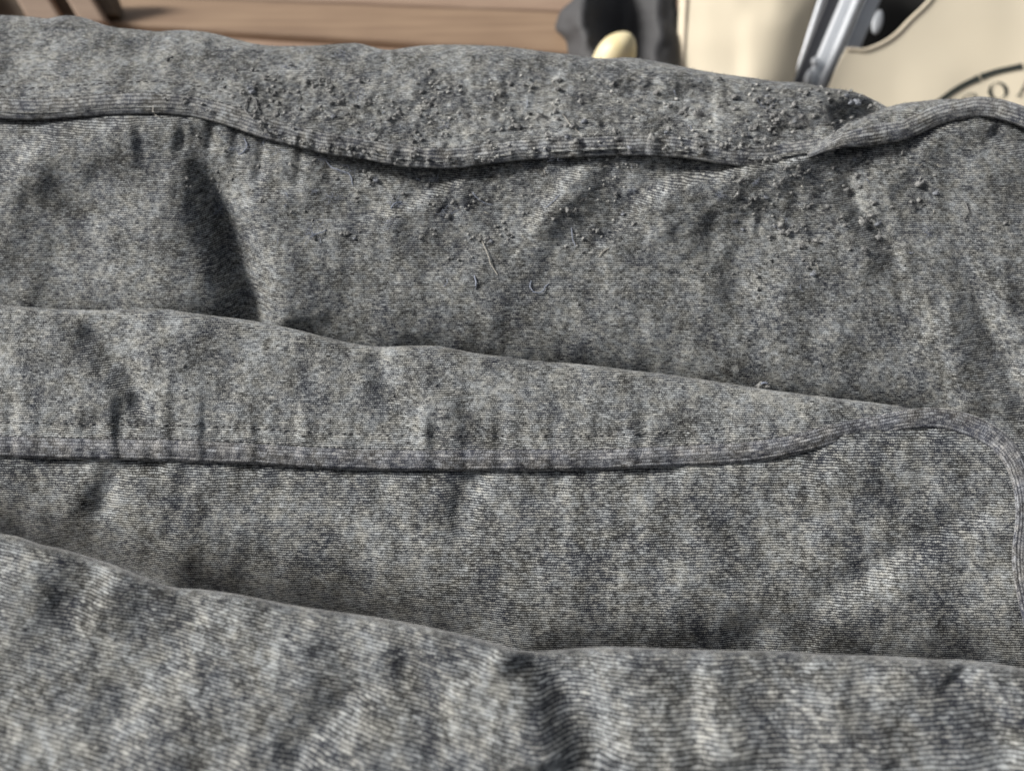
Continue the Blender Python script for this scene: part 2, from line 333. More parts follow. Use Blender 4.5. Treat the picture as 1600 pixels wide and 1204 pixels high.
def dz_D(px, py):
    lo = low_C(px); d = py - lo
    h = crumple(px, py, 1.3, 11.2)
    h = h + pucker(px, d, 2.6*mm, 30, 7.0) * smooth(1200, 900, px)
    h = h - ridge(px, py, [(742, 735), (726, 775), (716, 805), (735, 860)], 20, 24, 1.8*mm, 0.2)
    h = h - ridge(px, py, [(590, 740), (604, 790), (625, 830)], 18, 18, 1.2*mm, 0.2)
    h = h - ridge(px, py, [(190, 720), (165, 765), (150, 815)], 22, 16, 1.8*mm, 0.2)
    h = h + ridge(px, py, [(130, 735), (112, 790), (100, 850)], 24, 24, 1.4*mm, 0.2)
    h = h - ridge(px, py, [(1570, 785), (1490, 815), (1400, 865), (1330, 905), (1250, 960)], 26, 24, 1.9*mm, 0.2)
    h = h + ridge(px, py, [(1560, 820), (1470, 870), (1380, 920)], 50, 40, 0.4*mm, 0.2)
    h = h + ridge(px, py, [(1250, 760), (1340, 740), (1450, 720)], 40, 30, 1.6*mm, 0.2)
    h = h - ridge(px, py, [(1120, 1000), (1200, 985), (1290, 1005)], 30, 30, 3.0*mm, 0.2)
    h = h - 26.0*mm * np.exp(-np.clip(top_E(px) - py, 0, 999) / 46.0) * (0.5+0.5*smooth(950, 500, px))
    return h
def Z_D(px, py):
    lo = low_C(px)
    return 0.2802 + 0.022 * (730 - py) / 280 - dz_D(px, py) + 0.9*mm*np.exp(-np.clip(py-lo, 0, 999)/14.0)
def dz_E(px, py):
    h = crumple(px, py, 1.5, 14.4)
    h = h - ridge(px, py, [(808, 1008), (842, 1040), (872, 1072), (905, 1130), (940, 1210)], 50, 46, 4.6*mm, 0.15)
    h = h + ridge(px, py, [(770, 1010), (815, 1060), (838, 1120), (850, 1210)], 110, 40, 3.6*mm, 0.1)
    h = h - ridge(px, py, [(155, 878), (128, 925), (95, 985)], 40, 34, 2.3*mm, 0.15)
    h = h + ridge(px, py, [(190, 885), (170, 935), (140, 990)], 22, 40, 2.4*mm, 0.15)
    h = h + ridge(px, py, [(40, 860), (20, 930), (0, 1040)], 50, 50, 2.2*mm, 0.15)
    h = h - ridge(px, py, [(330, 930), (260, 1010), (190, 1100), (140, 1180)], 40, 40, 1.8*mm, 0.15)
    h = h - ridge(px, py, [(582, 1055), (515, 1125), (440, 1215)], 30, 24, 2.6*mm, 0.2) - ridge(px, py, [(628, 1020), (655, 1065), (674, 1120)], 26, 24, 1.1*mm, 0.2) + ridge(px, py, [(625, 1120), (560, 1204)], 40, 40, 1.2*mm, 0.2)
    h = h + ridge(px, py, [(1105, 1022), (1115, 1090), (1130, 1204)], 24, 60, 1.8*mm, 0.1)
    h = h - ridge(px, py, [(1078, 1040), (1084, 1100), (1095, 1204)], 34, 20, 1.3*mm, 0.1)
    h = h - ridge(px, py, [(1480, 1050), (1540, 1110), (1580, 1204)], 40, 34, 2.4*mm, 0.1)
    h = h + ridge(px, py, [(1250, 1050), (1330, 1110), (1400, 1204)], 40, 40, 1.6*mm, 0.1)
    return h
def Z_E(px, py):
    t = top_E(px)
    return 0.212 + 0.030 * (960 - py) / 260 + edge_round(py - t, 13, 4*mm) - dz_E(px, py)

# ------------------------------------------------------------------ the knitted cloth
root_xyz = P(np.array(800.), np.array(700.), np.array(0.30))
CLOTH = empty('knit_cloth', root_xyz.tolist(), 'grey mottled ribbed knit cloth lying in deep folds with pilled surface', 'cloth')
def panel(name, X, top, bot, Zf, mat, step=2.6, roll=0, label=None, mask=None, tilt=None, er=None, par=0.32):
    """a fold of cloth: columns X, running from its upper outline to its lower one; roll>0 turns it over behind the crest"""
    nr = int(max(np.max(bot(X) - top(X)) / step, 8)); t = np.linspace(0, 1, nr)
    if roll: t = t**1.25
    PX = np.repeat(X[None, :], nr, 0); PY = top(X)[None, :] + t[:, None] * (bot(X) - top(X))[None, :]
    ZZ = Zf(PX, PY)
    rows = [P(PX, PY, ZZ)]
    # cloth coordinates: along the yarn rows and across them, taken from the surface itself
    ER = edge_round(PY - top(X)[None, :], *er) if er else 0*PY
    ZF = ZZ - ER
    Zs = np.poly1d(np.polyfit(PY.ravel()[::37], ZF.ravel()[::37], 1)); zb = Zs(PY)
    k = math.sqrt(1 + (Zs.coeffs[0]*FPX/np.mean(ZF))**2)
    U = (PX-800)/FPX*zb + (zb - ZF)*0.1
    V = -(PY-602)/FPX*zb*k + (zb - ZF)*par + ER
    if tilt is not None: V = V + tilt(PX, PY)
    UVs = [np.stack([U, V], -1)]
    if roll:
        back = []; ub = []
        n = 9
        for q in range(n, 0, -1):
            e = top(X); zt = ZZ[0]
            back.append(P(X, e + 1.1*q**1.7, zt + roll * (q/n)**1.15))
            ub.append(np.stack([U[0], V[0] + roll*(q/n)], -1))
        rows = [np.stack(back)] + rows; UVs = [np.stack(ub)] + UVs
    A = np.concatenate(rows, 0); UVc = np.concatenate(UVs, 0)
    m = None
    if mask is not None:
        m = mask(PX, PY)
        if roll: m = np.concatenate([np.repeat(m[:1], n, 0), m], 0)
    o = mesh_obj(name, A.reshape(-1, 3), grid_faces(A.shape[0], A.shape[1], m), mat, CLOTH, UVc.reshape(-1, 2))
    if label: o['label'] = label
    return o
cols = lambda a, b, s=2.8: np.linspace(a, b, int((b-a)/s)+1)
panel('cloth_fold', cols(-300, 1440), top_A, lambda x: np.minimum(low_A(x) - 10, np.where(x > 1262, low_R(np.clip(x, 1262, 1900)) - 16, 999)), Z_A, M_A, roll=0.10, er=(16, 6*mm), label='pilled fold along the crest of the cloth')
b_top = lambda x: np.where(x > 1262, np.minimum(low_R(np.clip(x, 1236, 1900)), 999) - 14 + 8*smooth(1360, 1290, x), low_A(x) - 14 + 8*smooth(1110, 1180, x))
b_bot = lambda x: np.where(x < 1400, top_C(np.minimum(x, 1400)) + 100, 731 + (x-1400)*1.9)
panel('cloth_fold', cols(-300, 1900), b_top, b_bot, Z_B, M_B, roll=0.012, label='tall fold below the pilled crest')
panel('cloth_fold', cols(1236, 1900, 2.2), top_R, lambda x: low_R(x) - 10, Z_R, M_R, step=2.0, roll=0.06, er=(16, 6*mm), label='raised lip of cloth under the folded corner')
panel('cloth_fold', cols(-300, 1462), top_C, lambda x: low_C(x) - 14, Z_C, M_C, roll=0.03, er=(11, 4*mm), label='front fold above the straight binding')
def in_right(px, py):
    xr = np.interp(py, D_RIGHT[:, 1], D_RIGHT[:, 0]); return px < np.where(py < 640, 1e4, xr)
d_top = lambda x: np.where(x < 1449, low_C(np.minimum(x, 1449)) - 10, 656 + (x-1449)*0.25)
panel('cloth_fold', cols(-300, 1720), d_top, lambda x: top_E(x) + 70, Z_D, M_D, label='inner face of cloth framed by the curved binding', mask=in_right)
panel('cloth_fold', cols(-300, 1900), top_E, lambda x: 1330 + 0*x, Z_E, M_E, roll=0.035, er=(13, 4*mm), label='nearest soft fold at the bottom edge', tilt=lambda px, py: np.where(px < 845, 0.26*(px-845)*0.00016, -0.02*(px-845)*0.00016) - 0.002*np.exp(-((px-900)/70.0)**2))

def band(name, pts, wpx, zf, lift, n, nribs, mat, label=None, fade=None, rib=0.045, wtap=None):
    """sewn binding: a ribbed, slightly swollen strip that follows a line over the cloth"""
    c = spline([(x, y) for x, y in pts], n); tg = np.gradient(c, axis=0); tg /= np.linalg.norm(tg, axis=1)[:, None]
    nrm = np.stack([-tg[:, 1], tg[:, 0]], 1)                                  # to the lower / inner side
    m = 40; s = np.linspace(-0.5, 0.5, m)
    wv = wpx * (1 + 0.09*vnoise(np.arange(n)/26.0, np.zeros(n)))
    if wtap is not None: wv = wv*wtap(c[:, 0])
    PX = c[:, 0][None] + s[:, None]*(wv*nrm[:, 0])[None]; PY = c[:, 1][None] + s[:, None]*(wv*nrm[:, 1])[None]
    zc = zf(c[:, 0], c[:, 1])
    prof = np.clip(1 - np.abs(2*s)**7, 0, 1)**0.5
    L = np.r_[0, np.cumsum(np.hypot(*np.diff(c, axis=0).T))] * np.mean(zc) / FPX
    h = lift*prof[:, None] + rib*mm*np.cos(2*math.pi*nribs*s)[:, None]*prof[:, None] + 0.22*mm*vnoise(PX/14.0, PY/14.0)
    h = h * (1 if fade is None else fade(PX))
    # the strip rides on the cloth under it and its inner edge curls back
    ZZ = zc[None] + 0*PX + 0.0009*(0.5 - s)[:, None]*0 - h + 0.9*mm*np.clip((s-0.40)/0.1, 0, 1)[:, None]**2 + 1.5*mm*np.clip((-s-0.42)/0.08, 0, 1)[:, None]**2
    ZZ = np.where(s[:, None] < 0, ZZ + (zf(PX, PY) - zc[None])*np.ones_like(ZZ), ZZ)
    U = np.repeat(L[None], m, 0); V = np.repeat((s*wpx*np.mean(zc)/FPX)[:, None], n, 1)
    pitch = wpx*np.mean(zc)/FPX/nribs
    V = V/pitch*0.00125
    o = mesh_obj(name, P(PX, PY, ZZ).reshape(-1, 3), grid_faces(m, n), mat, CLOTH, np.stack([U, V], -1).reshape(-1, 2))
    if label: o['label'] = label
    return o
xs = np.arange(-300, 1301, 20)
fadeA = lambda px: 1 - 0.9*smooth(1100, 1220, px)
band('binding', [(x, float(low_A(x)) - 16) for x in xs], 33, Z_A, 0.8*mm, 900, 6, M_BAND, 'binding along the pilled crest fold', fadeA)
xs = np.arange(1262, 1900, 14)
band('binding', [(x, float(low_R(x)) - 15*min(1, (x-1240)/80)) for x in xs], 32, Z_R, 1.3*mm, 420, 6, M_BAND, 'binding on the raised lip', lambda px: 0.1 + 0.9*smooth(1262, 1340, px), 0.07, lambda x: 0.25 + 0.75*smooth(1250, 1370, x))
def Z_b2(px, py):
    zc = np.minimum(Z_C(np.minimum(px, 1455), np.minimum(py, 720)), Z_D(px, py)); d = np.clip((py-700)/400, 0, 1)
    base = 0.2795 + 0.018*(715 - np.minimum(py, 715))/160 - 0.022*np.clip(py-715, 0, 999)/280
    wv = smooth(1380, 1480, px); return np.where(px < 1380, Z_C(np.minimum(px, 1380), py), (1-wv)*Z_C(np.minimum(px, 1440), np.maximum(py, 655)) + wv*(base - 0.5*mm))
band('binding', BAND2, 34, Z_b2, 0.8*mm, 1100, 6, M_BAND2, 'binding that runs straight then curves down', None, 0.05)

def stitching(pts, zf, n, lift):
    c = spline(pts, n*6); Vs, Fs = [], []
    for i in range(n):
        seg = c[i*6:i*6+5]; g = np.array([0.25, 1.0, 1.25, 1.0, 0.25])*0.28*mm
        q = P(seg[:, 0], seg[:, 1] + np.array([0, .2, 0, -.2, 0]), zf(seg[:, 0], seg[:, 1]) - lift - g); a, b_ = tube(q, 0.17*mm, 5); n0 = len(Vs); Vs += a; Fs += [[j+n0 for j in f] for f in b_]
    o = mesh_obj('stitching', Vs, Fs, M_THREAD[2], CLOTH); o['kind'] = 'stuff'
ax_ = np.arange(-60, 1190, 25)
stitching([(x, float(low_A(x)) - 33) for x in ax_], Z_A, 105, 0.25*mm)
stitching([(x, float(low_A(x)) - 50) for x in ax_], Z_A, 105, -0.05*mm)
ax_ = np.arange(-60, 1330, 25)
stitching([(x, float(low_C(x)) - 32 + 2*max(0, (x-1150)/200)) for x in ax_], Z_C, 125, 0.25*mm)
stitching([(x, float(low_C(x)) - 53) for x in np.arange(-60, 1200, 25)], Z_C, 112, -0.1*mm)

# ------------------------------------------------------------------ pills, fuzz and lint on the cloth
def surf(px, py):
    px = float(px); py = float(py); a = lambda f: float(f(np.array([px]), np.array([py]))[0])
    if px > 1290 and py < low_R(px) and py > top_R(px): return a(Z_R) - 1.2*mm
    if py < low_A(px) and px < 1300: return a(Z_A) - (1.4*mm if py > low_A(px) - 32 else 0)
    if py > top_E(px): return a(Z_E)
    if px < 1445:
        if py > low_C(px): return a(Z_D)
        if py > top_C(px): return a(Z_C) - (1.2*mm if py > low_C(px) - 30 else 0)
    elif py > 700: return a(Z_D)
    return a(Z_B)
def spt(px, py, lift=0.0): return P(np.array(px, float), np.array(py, float), np.array(surf(px, py) - lift))
def pill_mesh(i):
    import bmesh
    bm = bmesh.new(); bmesh.ops.create_icosphere(bm, subdivisions=2, radius=1.0)
    for vtx in bm.verts:
        c = vtx.co.normalized(); k = 1 + 0.75*float(fbm(np.array([c.x*2.1+c.z*0.9+i*5.1+9]), np.array([c.y*2.1+c.z*1.7+i*3.3]), 4, 0.65)[0]*1.6)
        vtx.co = Vector((c.x*k, c.y*k, c.z*k*0.7))
    for f in bm.faces: f.smooth = True
    r = random.Random(40+i)
    for q in range(16):                                                       # stray fibre ends
        d = Vector((r.gauss(0, 1), r.gauss(0, 1), abs(r.gauss(0, 1)))).normalized(); e = d*r.uniform(1.4, 2.7) + Vector((r.uniform(-.5, .5), r.uniform(-.5, .5), 0)); sd_ = d.orthogonal().normalized()*0.09
        mid = d*1.25 + (e-d)*0.3
        vs = [bm.verts.new(x) for x in (d*0.7+sd_, d*0.7-sd_, mid-sd_*0.7, mid+sd_*0.7, e)]
        bm.faces.new(vs[:4]); bm.faces.new((vs[3], vs[2], vs[4]))
    me = bpy.data.meshes.new('pill'); bm.to_mesh(me); bm.free(); return me
PM = []
for i in range(8):
    me = pill_mesh(i); me.materials.append(M_PILL[(0, 1, 0, 1, 0, 0, 1, 2)[i]]); PM.append(me)
spots = []
def scatter(n, x0, x1, yf, rmin, rmax, blue=0.06):
    for _ in range(n):
        if spots and rnd.random() < 0.38:
            px_, py_ = rnd.choice(spots[-60:])[:2]; x = px_ + rnd.gauss(0, 9); y = py_ + rnd.gauss(0, 6)
            if x > 1380 and y < float(low_R(x)) + 6 or y < float(top_A(min(x, 1380))): continue
        else:
            x = rnd.uniform(x0, x1); y = yf(x)
        spots.append((x, y, rmin + (rmax-rmin)*rnd.random()**2.2, blue))
A_y = lambda a, b: (lambda x: float(top_A(x)) + (float(low_A(x)) - float(top_A(x))) * rnd.uniform(a, b))
scatter(190, 385, 800, A_y(0.28, 0.97), 1.8, 4.6)
scatter(130, 780, 1230, A_y(0.22, 0.98), 2.0, 5.6)
scatter(46, 1120, 1345, A_y(0.06, 0.8), 2.6, 6.0)
scatter(18, 1180, 1370, A_y(0.0, 0.08), 2.6, 4.6)
scatter(16, 230, 400, A_y(0.3, 0.9), 1.8, 3.6, 0.3)
scatter(140, 480, 1000, lambda x: float(low_A(x)) + 4 + 150*rnd.random()**1.7, 1.6, 3.8, 0.1)
scatter(130, 1130, 1480, lambda x: max(float(low_A(x)) if x < 1290 else float(low_R(x)), 200) + 8 + 190*rnd.random()**1.5, 1.8, 5.0, 0.12)
scatter(30, 290, 480, lambda x: float(low_A(x)) + 10 + 110*rnd.random(), 1.5, 3.2, 0.35)
scatter(22, 900, 1600, lambda x: 330 + 240*rnd.random(), 1.6, 3.2, 0.15)
scatter(8, 0, 1300, lambda x: 560 + 80*rnd.random(), 1.6, 2.6, 0.3)
for x, y, r in ((432, 181, 5), (1349, 348, 8), (1362, 338, 6.5), (1435, 288, 6.5), (1222, 352, 6.5), (1230, 362, 6), (1322, 298, 7), (1340, 275, 5.5), (1188, 601, 6), (1198, 603, 5), (1182, 432, 4.5), (1152, 305, 6), (1090, 178, 6.5), (1148, 152, 7), (1180, 158, 7), (1040, 186, 6), (868, 176, 5.5), (912, 190, 5), (961, 205, 6), (1020, 216, 6.5), (985, 232, 5), (1224, 178, 7), (1240, 165, 6.5), (1252, 182, 5.5), (1255, 386, 4.5), (455, 103, 5), (1340, 160, 6), (1255, 352, 4), (700, 338, 5)):
    spots.append((x, y, r, 0.1))
def pill_place(x, y, r):
    z = surf(x, y); p0 = P(np.array(x), np.array(y), np.array(z - r*z/FPX*0.12)); return p0, r*z/FPX
for x, y, r, b in sorted(spots, key=lambda s: -s[2])[:300]:
    p0, rw = pill_place(x, y, r*0.84)
    o = bpy.data.objects.new('pill', PM[7] if rnd.random() < b else PM[rnd.randrange(7)]); COL.objects.link(o); o.parent = CLOTH
    o.location = Vector(p0.tolist()) - CLOTH.location; o.rotation_euler = (-0.5 + rnd.uniform(-.4, .4), rnd.uniform(-.4, .4), rnd.uniform(0, 6.28)); s = rw*rnd.uniform(0.85, 1.15); o.scale = (s*rnd.uniform(.8, 1.35), s, s*rnd.uniform(.85, 1.2))
V = []; F = []
base = [(np.array([v.co[:] for v in me.vertices]), [list(p.vertices) for p in me.polygons]) for me in PM[:7]]
for x, y, r, b in sorted(spots, key=lambda s: -s[2])[300:]:
    p0, rw = pill_place(x, y, r); bv, bf = base[rnd.randrange(7)]; R_ = np.array(Matrix.Rotation(rnd.uniform(0, 6.28), 3, 'Z')); n0 = len(V)
    V.extend((bv @ R_.T)*rw + p0); F.extend([[i+n0 for i in f] for f in bf])
o = mesh_obj('pilling', V, F, M_PILL[0], CLOTH); o['kind'] = 'stuff'
# short nap standing off the cloth
V = []; F = []
def hair(x, y, ln, wd):
    z = surf(x, y); a = P(np.array(x), np.array(y), np.array(z + 0.0002)); g = rnd.uniform(0, 6.28); d = RT*math.cos(g) + UP*math.sin(g)*0.8 - FWD*rnd.uniform(0.2, 0.9); d /= np.linalg.norm(d)
    sd_ = np.cross(d, FWD); sd_ /= (np.linalg.norm(sd_)+1e-9); k = RT*rnd.uniform(-.5, .5) + UP*rnd.uniform(-.5, .5); n0 = len(V)
    m1 = a + d*ln*0.5 + k*ln*0.12; e = a + d*ln + k*ln*0.5
    V.extend([a+sd_*wd, a-sd_*wd, m1-sd_*wd*.8, m1+sd_*wd*.8, e]); F.extend([[n0, n0+1, n0+2, n0+3], [n0+3, n0+2, n0+4]])
for _ in range(2600):
    x = rnd.uniform(300, 1420); y = float(top_A(x)) + (float(low_A(x))-float(top_A(x)))*rnd.random() if rnd.random() < 0.6 else float(low_A(x)) + 200*rnd.random()**1.6
    hair(x, y, rnd.uniform(0.5, 1.9)*mm, 0.045*mm)
for _ in range(1500):
    x = rnd.uniform(-20, 1380); hair(x, float(top_A(x)) + rnd.uniform(0.2, 3), rnd.uniform(0.4, 1.8)*mm, 0.06*mm)
for _ in range(900):
    x = rnd.uniform(-20, 1440); hair(x, float(top_C(x)) + rnd.uniform(0.2, 3), rnd.uniform(0.3, 1.3)*mm, 0.05*mm)
for _ in range(500):
    x = rnd.uniform(1300, 1620); hair(x, float(top_R(x)) + rnd.uniform(0.2, 3), rnd.uniform(0.4, 1.5)*mm, 0.06*mm)
o = mesh_obj('nap', V, F, M_THREAD[2], CLOTH); o['kind'] = 'stuff'
# pulled loops and fibres that belong to the cloth, and bits of lint lying on it
def thread(name, pts, r, mat, lift=0.5, parent=CLOTH):
    c = spline(pts, max(10, 5*len(pts))); n = len(c)
    pp = np.array([spt(x, y, (0.15 + lift*math.sin(math.pi*i/(n-1)))*mm) for i, (x, y) in enumerate(c)])
    wob_ = np.random.RandomState(int(c[0, 0]*7) % 9999).normal(0, 0.00012, pp.shape); wob_ = (wob_ + np.roll(wob_, 1, 0) + np.roll(wob_, -1, 0))/2; pp = pp + wob_
    rr = r*0.72*mm*(0.8 + 0.4*np.abs(np.sin(np.arange(n)*1.7 + c[0, 0])))*np.clip(np.minimum(np.arange(n), n-1-np.arange(n))/2.0 + 0.35, 0.35, 1)
    if parent is None:
        b = pp.mean(0); Vt, Ft = tube(pp - b, rr); o = mesh_obj(name, Vt, Ft, mat); o.location = b.tolist(); return o
    Vt, Ft = tube(pp, rr); return mesh_obj(name, Vt, Ft, mat, parent)
G = 'lint threads lying on the cloth'
for pts, r, m, lift, lab in (
    ([(750, 370), (756, 384), (762, 398), (766, 410), (778, 430)], 0.30, 0, 0.6, 'long pale lint thread lying slanted below the middle of the pilled crest'),
    ([(740, 430), (744, 440), (743, 452)], 0.42, 1, 0.5, 'short upright bluish lint thread beside the long pale thread'),
    ([(830, 438), (829, 448), (836, 457), (847, 456), (853, 447), (858, 443)], 0.28, 1, 0.7, 'hook shaped bluish lint thread curled like a cup'),
    ([(738, 300), (748, 311), (758, 317), (770, 320)], 0.26, 1, 0.5, 'thin bluish lint thread bent under the crest binding'),
    ([(850, 325), (862, 317), (875, 304)], 0.26, 1, 0.6, 'straight bluish lint thread rising from a dark tuft'),
    ([(893, 356), (894, 372), (900, 386)], 0.30, 1, 0.5, 'upright bluish lint thread beside the diagonal crease'),
    ([(935, 402), (942, 393), (952, 387)], 0.26, 0, 0.5, 'small pale slanted lint thread right of the diagonal crease'),
    ([(392, 150), (385, 160), (383, 172), (391, 180), (401, 172), (400, 158), (392, 150)], 0.40, 2, 1.2, 'closed oval loop of grey lint standing on the crest'),
    ([(508, 250), (520, 262), (536, 268), (546, 272), (552, 290)], 0.30, 1, 0.6, 'branching bluish lint thread hanging just below the crest binding'),
    ([(240, 165), (240, 175), (246, 182), (256, 184)], 0.26, 0, 0.9, 'pale curled lint thread crossing the crest binding'),
    ([(610, 326), (618, 318), (628, 315)], 0.42, 1, 0.7, 'stubby bluish lint thread left of the middle crease'),
    ([(382, 216), (386, 226), (380, 238), (372, 242)], 0.32, 1, 0.6, 'faint curved bluish lint thread in the shaded pucker'),
    ([(1507, 315), (1512, 325), (1506, 338), (1508, 346)], 0.26, 2, 0.6, 'wavy grey lint thread on the right of the tall fold'),
    ([(878, 178), (886, 188), (893, 197), (906, 208)], 0.22, 0, 0.6, 'fine pale lint thread lying across the pilled crest'),
    ([(485, 371), (494, 366), (504, 363), (511, 359)], 0.34, 1, 0.6, 'fuzzy bluish lint thread on the bright slope right of the dark valley'),
    ([(1184, 603), (1192, 598), (1202, 600)], 0.5, 1, 0.4, 'tiny bluish lint tuft sitting on the front fold edge')):
    tag(thread('lint_thread', pts, r, M_THREAD[m], lift, None), lab, 'lint', G)
for _ in range(90):
    x = rnd.uniform(330, 1480); z_ = rnd.random()
    y = float(low_A(x)) - 130*rnd.random()**0.8 if z_ < 0.45 and x < 1250 else float(low_A(min(x, 1290))) + 12 + 200*rnd.random()**1.5
    if y < float(top_A(min(x, 1380))) + 8: continue
    g = rnd.uniform(0, 6.28); ln = rnd.uniform(5, 15); cv = rnd.uniform(-.9, .9); pts = [(x, y)]
    for q in range(3): g += cv*rnd.uniform(.3, 1.1); pts.append((pts[-1][0]+ln/3*math.cos(g), pts[-1][1]+ln/3*math.sin(g)))
    thread('pulled_fibre', pts, rnd.uniform(0.09, 0.2), M_THREAD[rnd.choice((0, 1, 2, 2, 2))], rnd.uniform(0.3, 0.9))

def fluff(x, y, rad, mat):
    Vs, Fs = [], []
    for q in range(16):
        g = rnd.uniform(0, 6.28); r0 = rad*rnd.uniform(0.1, 0.7); cx, cy = x + r0*math.cos(g), y + 0.7*r0*math.sin(g); h = rnd.uniform(0, 6.28); pts = []
        k_ = rnd.uniform(-0.9, 0.9); z0 = surf(cx, cy); lf = rnd.uniform(0.2, 1.4)
        for e in range(7):
            pts.append(P(np.array(cx), np.array(cy), np.array(z0 - (0.1 + lf*math.sin(math.pi*e/6))*mm))); h += k_*rnd.uniform(.2, 1.2); st = rad*rnd.uniform(0.2, 0.34); cx += st*math.cos(h); cy += 0.8*st*math.sin(h)
        a, b_ = tube(np.array(pts), rnd.uniform(0.035, 0.075)*mm, 3); n0 = len(Vs); Vs += a; Fs += [[j+n0 for j in f] for f in b_]
    mesh_obj('lint_fluff', Vs, Fs, mat, CLOTH)
for x, y, rad in ((380, 232, 14), (415, 222, 16), (432, 236, 12), (500, 244, 14), (545, 270, 15), (620, 322, 11), (497, 352, 14), (488, 372, 12), (700, 335, 13), (452, 106, 9), (610, 350, 9), (838, 318, 9), (520, 312, 10), (340, 330, 9), (1320, 300, 10), (1350, 345, 11), (1140, 160, 10), (1090, 185, 10), (530, 88, 9), (870, 250, 9), (560, 150, 10), (700, 200, 10), (960, 180, 10), (1200, 170, 12), (1230, 355, 10)):
    fluff(x, y, rad, M_THREAD[1 if x < 720 else rnd.choice((1, 2, 2))])
for _ in range(26):
    x = rnd.uniform(420, 1300); fluff(x, float(top_A(x)) + rnd.uniform(0.35, 0.95)*(float(low_A(x))-float(top_A(x))), rnd.uniform(5, 10), M_THREAD[2])
for _ in range(22):
    x = rnd.uniform(480, 1450); fluff(x, float(low_A(min(x, 1290))) + 15 + 150*rnd.random()**1.4, rnd.uniform(5, 9), M_THREAD[rnd.choice((1, 2, 2))])

# ------------------------------------------------------------------ behind the cloth: wooden table, dark bag, pale knob, canvas chair
def woodmat(name, c1, c2, seed):
    k = N(name); g = k.node('ShaderNodeTexCoord').outputs['Object']; mp = k.node('ShaderNodeMapping'); k.put(g, mp.inputs[0]); mp.inputs['Scale'].default_value = (1.2, 14, 14); mp.inputs['Location'].default_value = (seed, seed*2, 0)
    n = k.noise(mp.outputs[0], 4.0, 5, 0.6); n2 = k.noise(g, 9, 2); k.bump(n, 0.001, 0.4)
    return k.set(Base_Color=k.mix(k.sstep(k.math('ADD', k.math('MULTIPLY', n, 0.7), k.math('MULTIPLY', n2, 0.4)), 0.35, 0.75), c1, c2), Roughness=0.7)
M_WOOD = [woodmat('warm_wood', (0.225, 0.145, 0.092), (0.33, 0.225, 0.145), 0.0), woodmat('pink_wood', (0.28, 0.185, 0.13), (0.38, 0.27, 0.195), 3.0)]
M_SHADEWOOD = woodmat('shade_dark_wood', (0.09, 0.06, 0.036), (0.13, 0.09, 0.055), 5.0)  # dark brown that imitates the shade behind and beside the slats
TZ = 0.66
tbl = empty('wooden_table', at_height(400, 40, 0.0).tolist(), 'bare wooden plank table with slatted end behind the cloth', 'table')
tbl.location.z = 0
def prism(name, poly, thick, mat, parent, dirn=(0, 0, -1), bev=0.004):
    poly = [np.array(p) for p in poly]; n = len(poly); dv = np.array(dirn, float)*thick
    Vv = poly + [p + dv for p in poly]; Ff = [list(range(n)), list(range(n, 2*n))[::-1]] + [[i, i+n, (i+1) % n + n, (i+1) % n] for i in range(n)]
    o = mesh_obj(name, Vv, Ff, mat, parent, None, False)
    import bmesh
    bm = bmesh.new(); bm.from_mesh(o.data); bmesh.ops.recalc_face_normals(bm, faces=bm.faces); bm.to_mesh(o.data); bm.free()
    if bev: bevel(o, bev)
    return o
# planks run left to right; edges found where the table top (z = 0.66) lies under the photographed joints
E0 = lambda x: -8 + (x-200)*0.036
E1 = lambda x: 38 + (x-200)*0.0625
for a0, a1, dz, mi in ((-62, -17, 0.002, 1), (-15, 0, 0.0, 0), (3.5, 52, -0.010, 1), (56, 110, 0.0, 0)):
    if a0 == -15: e0, e1 = (lambda x: E0(x) + 2.5), (lambda x: E1(x) - 1.5)
    elif a0 == -62: e0, e1 = (lambda x: E0(x) - 42), (lambda x: E0(x) - 1.5)
    elif a0 == 3.5: e0, e1 = (lambda x: E1(x) + 6), (lambda x: E1(x) + 56)
    else: e0, e1 = (lambda x: E1(x) + 60), (lambda x: E1(x) + 116)
    prism('plank', [at_height(x, e(x), TZ + dz) for x, e in ((-420, e0), (1075, e0), (1075, e1), (-420, e1))], 0.028, M_WOOD[mi], tbl)
for x, y in ((-300, 10), (1040, 40), (-300, 130), (1040, 180)):
    p0 = at_height(x, y, TZ - 0.03); Vv, Ff = [], []; box(Vv, Ff, (p0[0], p0[1], (TZ-0.03)/2), (0.03, 0, 0), (0, 0.03, 0), (0, 0, (TZ-0.03)/2)); bevel(mesh_obj('table_leg', Vv, Ff, M_WOOD[0], tbl, None, False), 0.003)
# slatted end at the left: slats lean, an added dark board stands in for the deep shade behind
def slat(x_top, x_bot, wt, wb, ytop, ybot, Z):
    prism('slat', [P(np.array(a), np.array(b), np.array(Z)) for a, b in ((x_top, ytop), (x_top+wt, ytop), (x_bot+wb, ybot), (x_bot, ybot))], 0.018, M_WOOD[1], tbl, FWD*1.0, 0.003)
for xt, wt in ((-92, 56), (24, 52), (103, 40)):
    slat(xt-40, xt+22, wt, wt+2, -70, 36, 0.955)
prism('shade_board', [P(np.array(a), np.array(b), np.array(0.98)) for a, b in ((-420, -80), (120, -80), (172, 26), (-420, 40))], 0.015, M_SHADEWOOD, tbl, FWD, 0.002)
prism('shade_post', [P(np.array(a), np.array(b), np.array(0.972)) for a, b in ((112, -80), (145, -80), (184, 24), (150, 24))], 0.03, M_SHADEWOOD, tbl, FWD, 0.002)  # dark post added in place of the shadow right of the slats

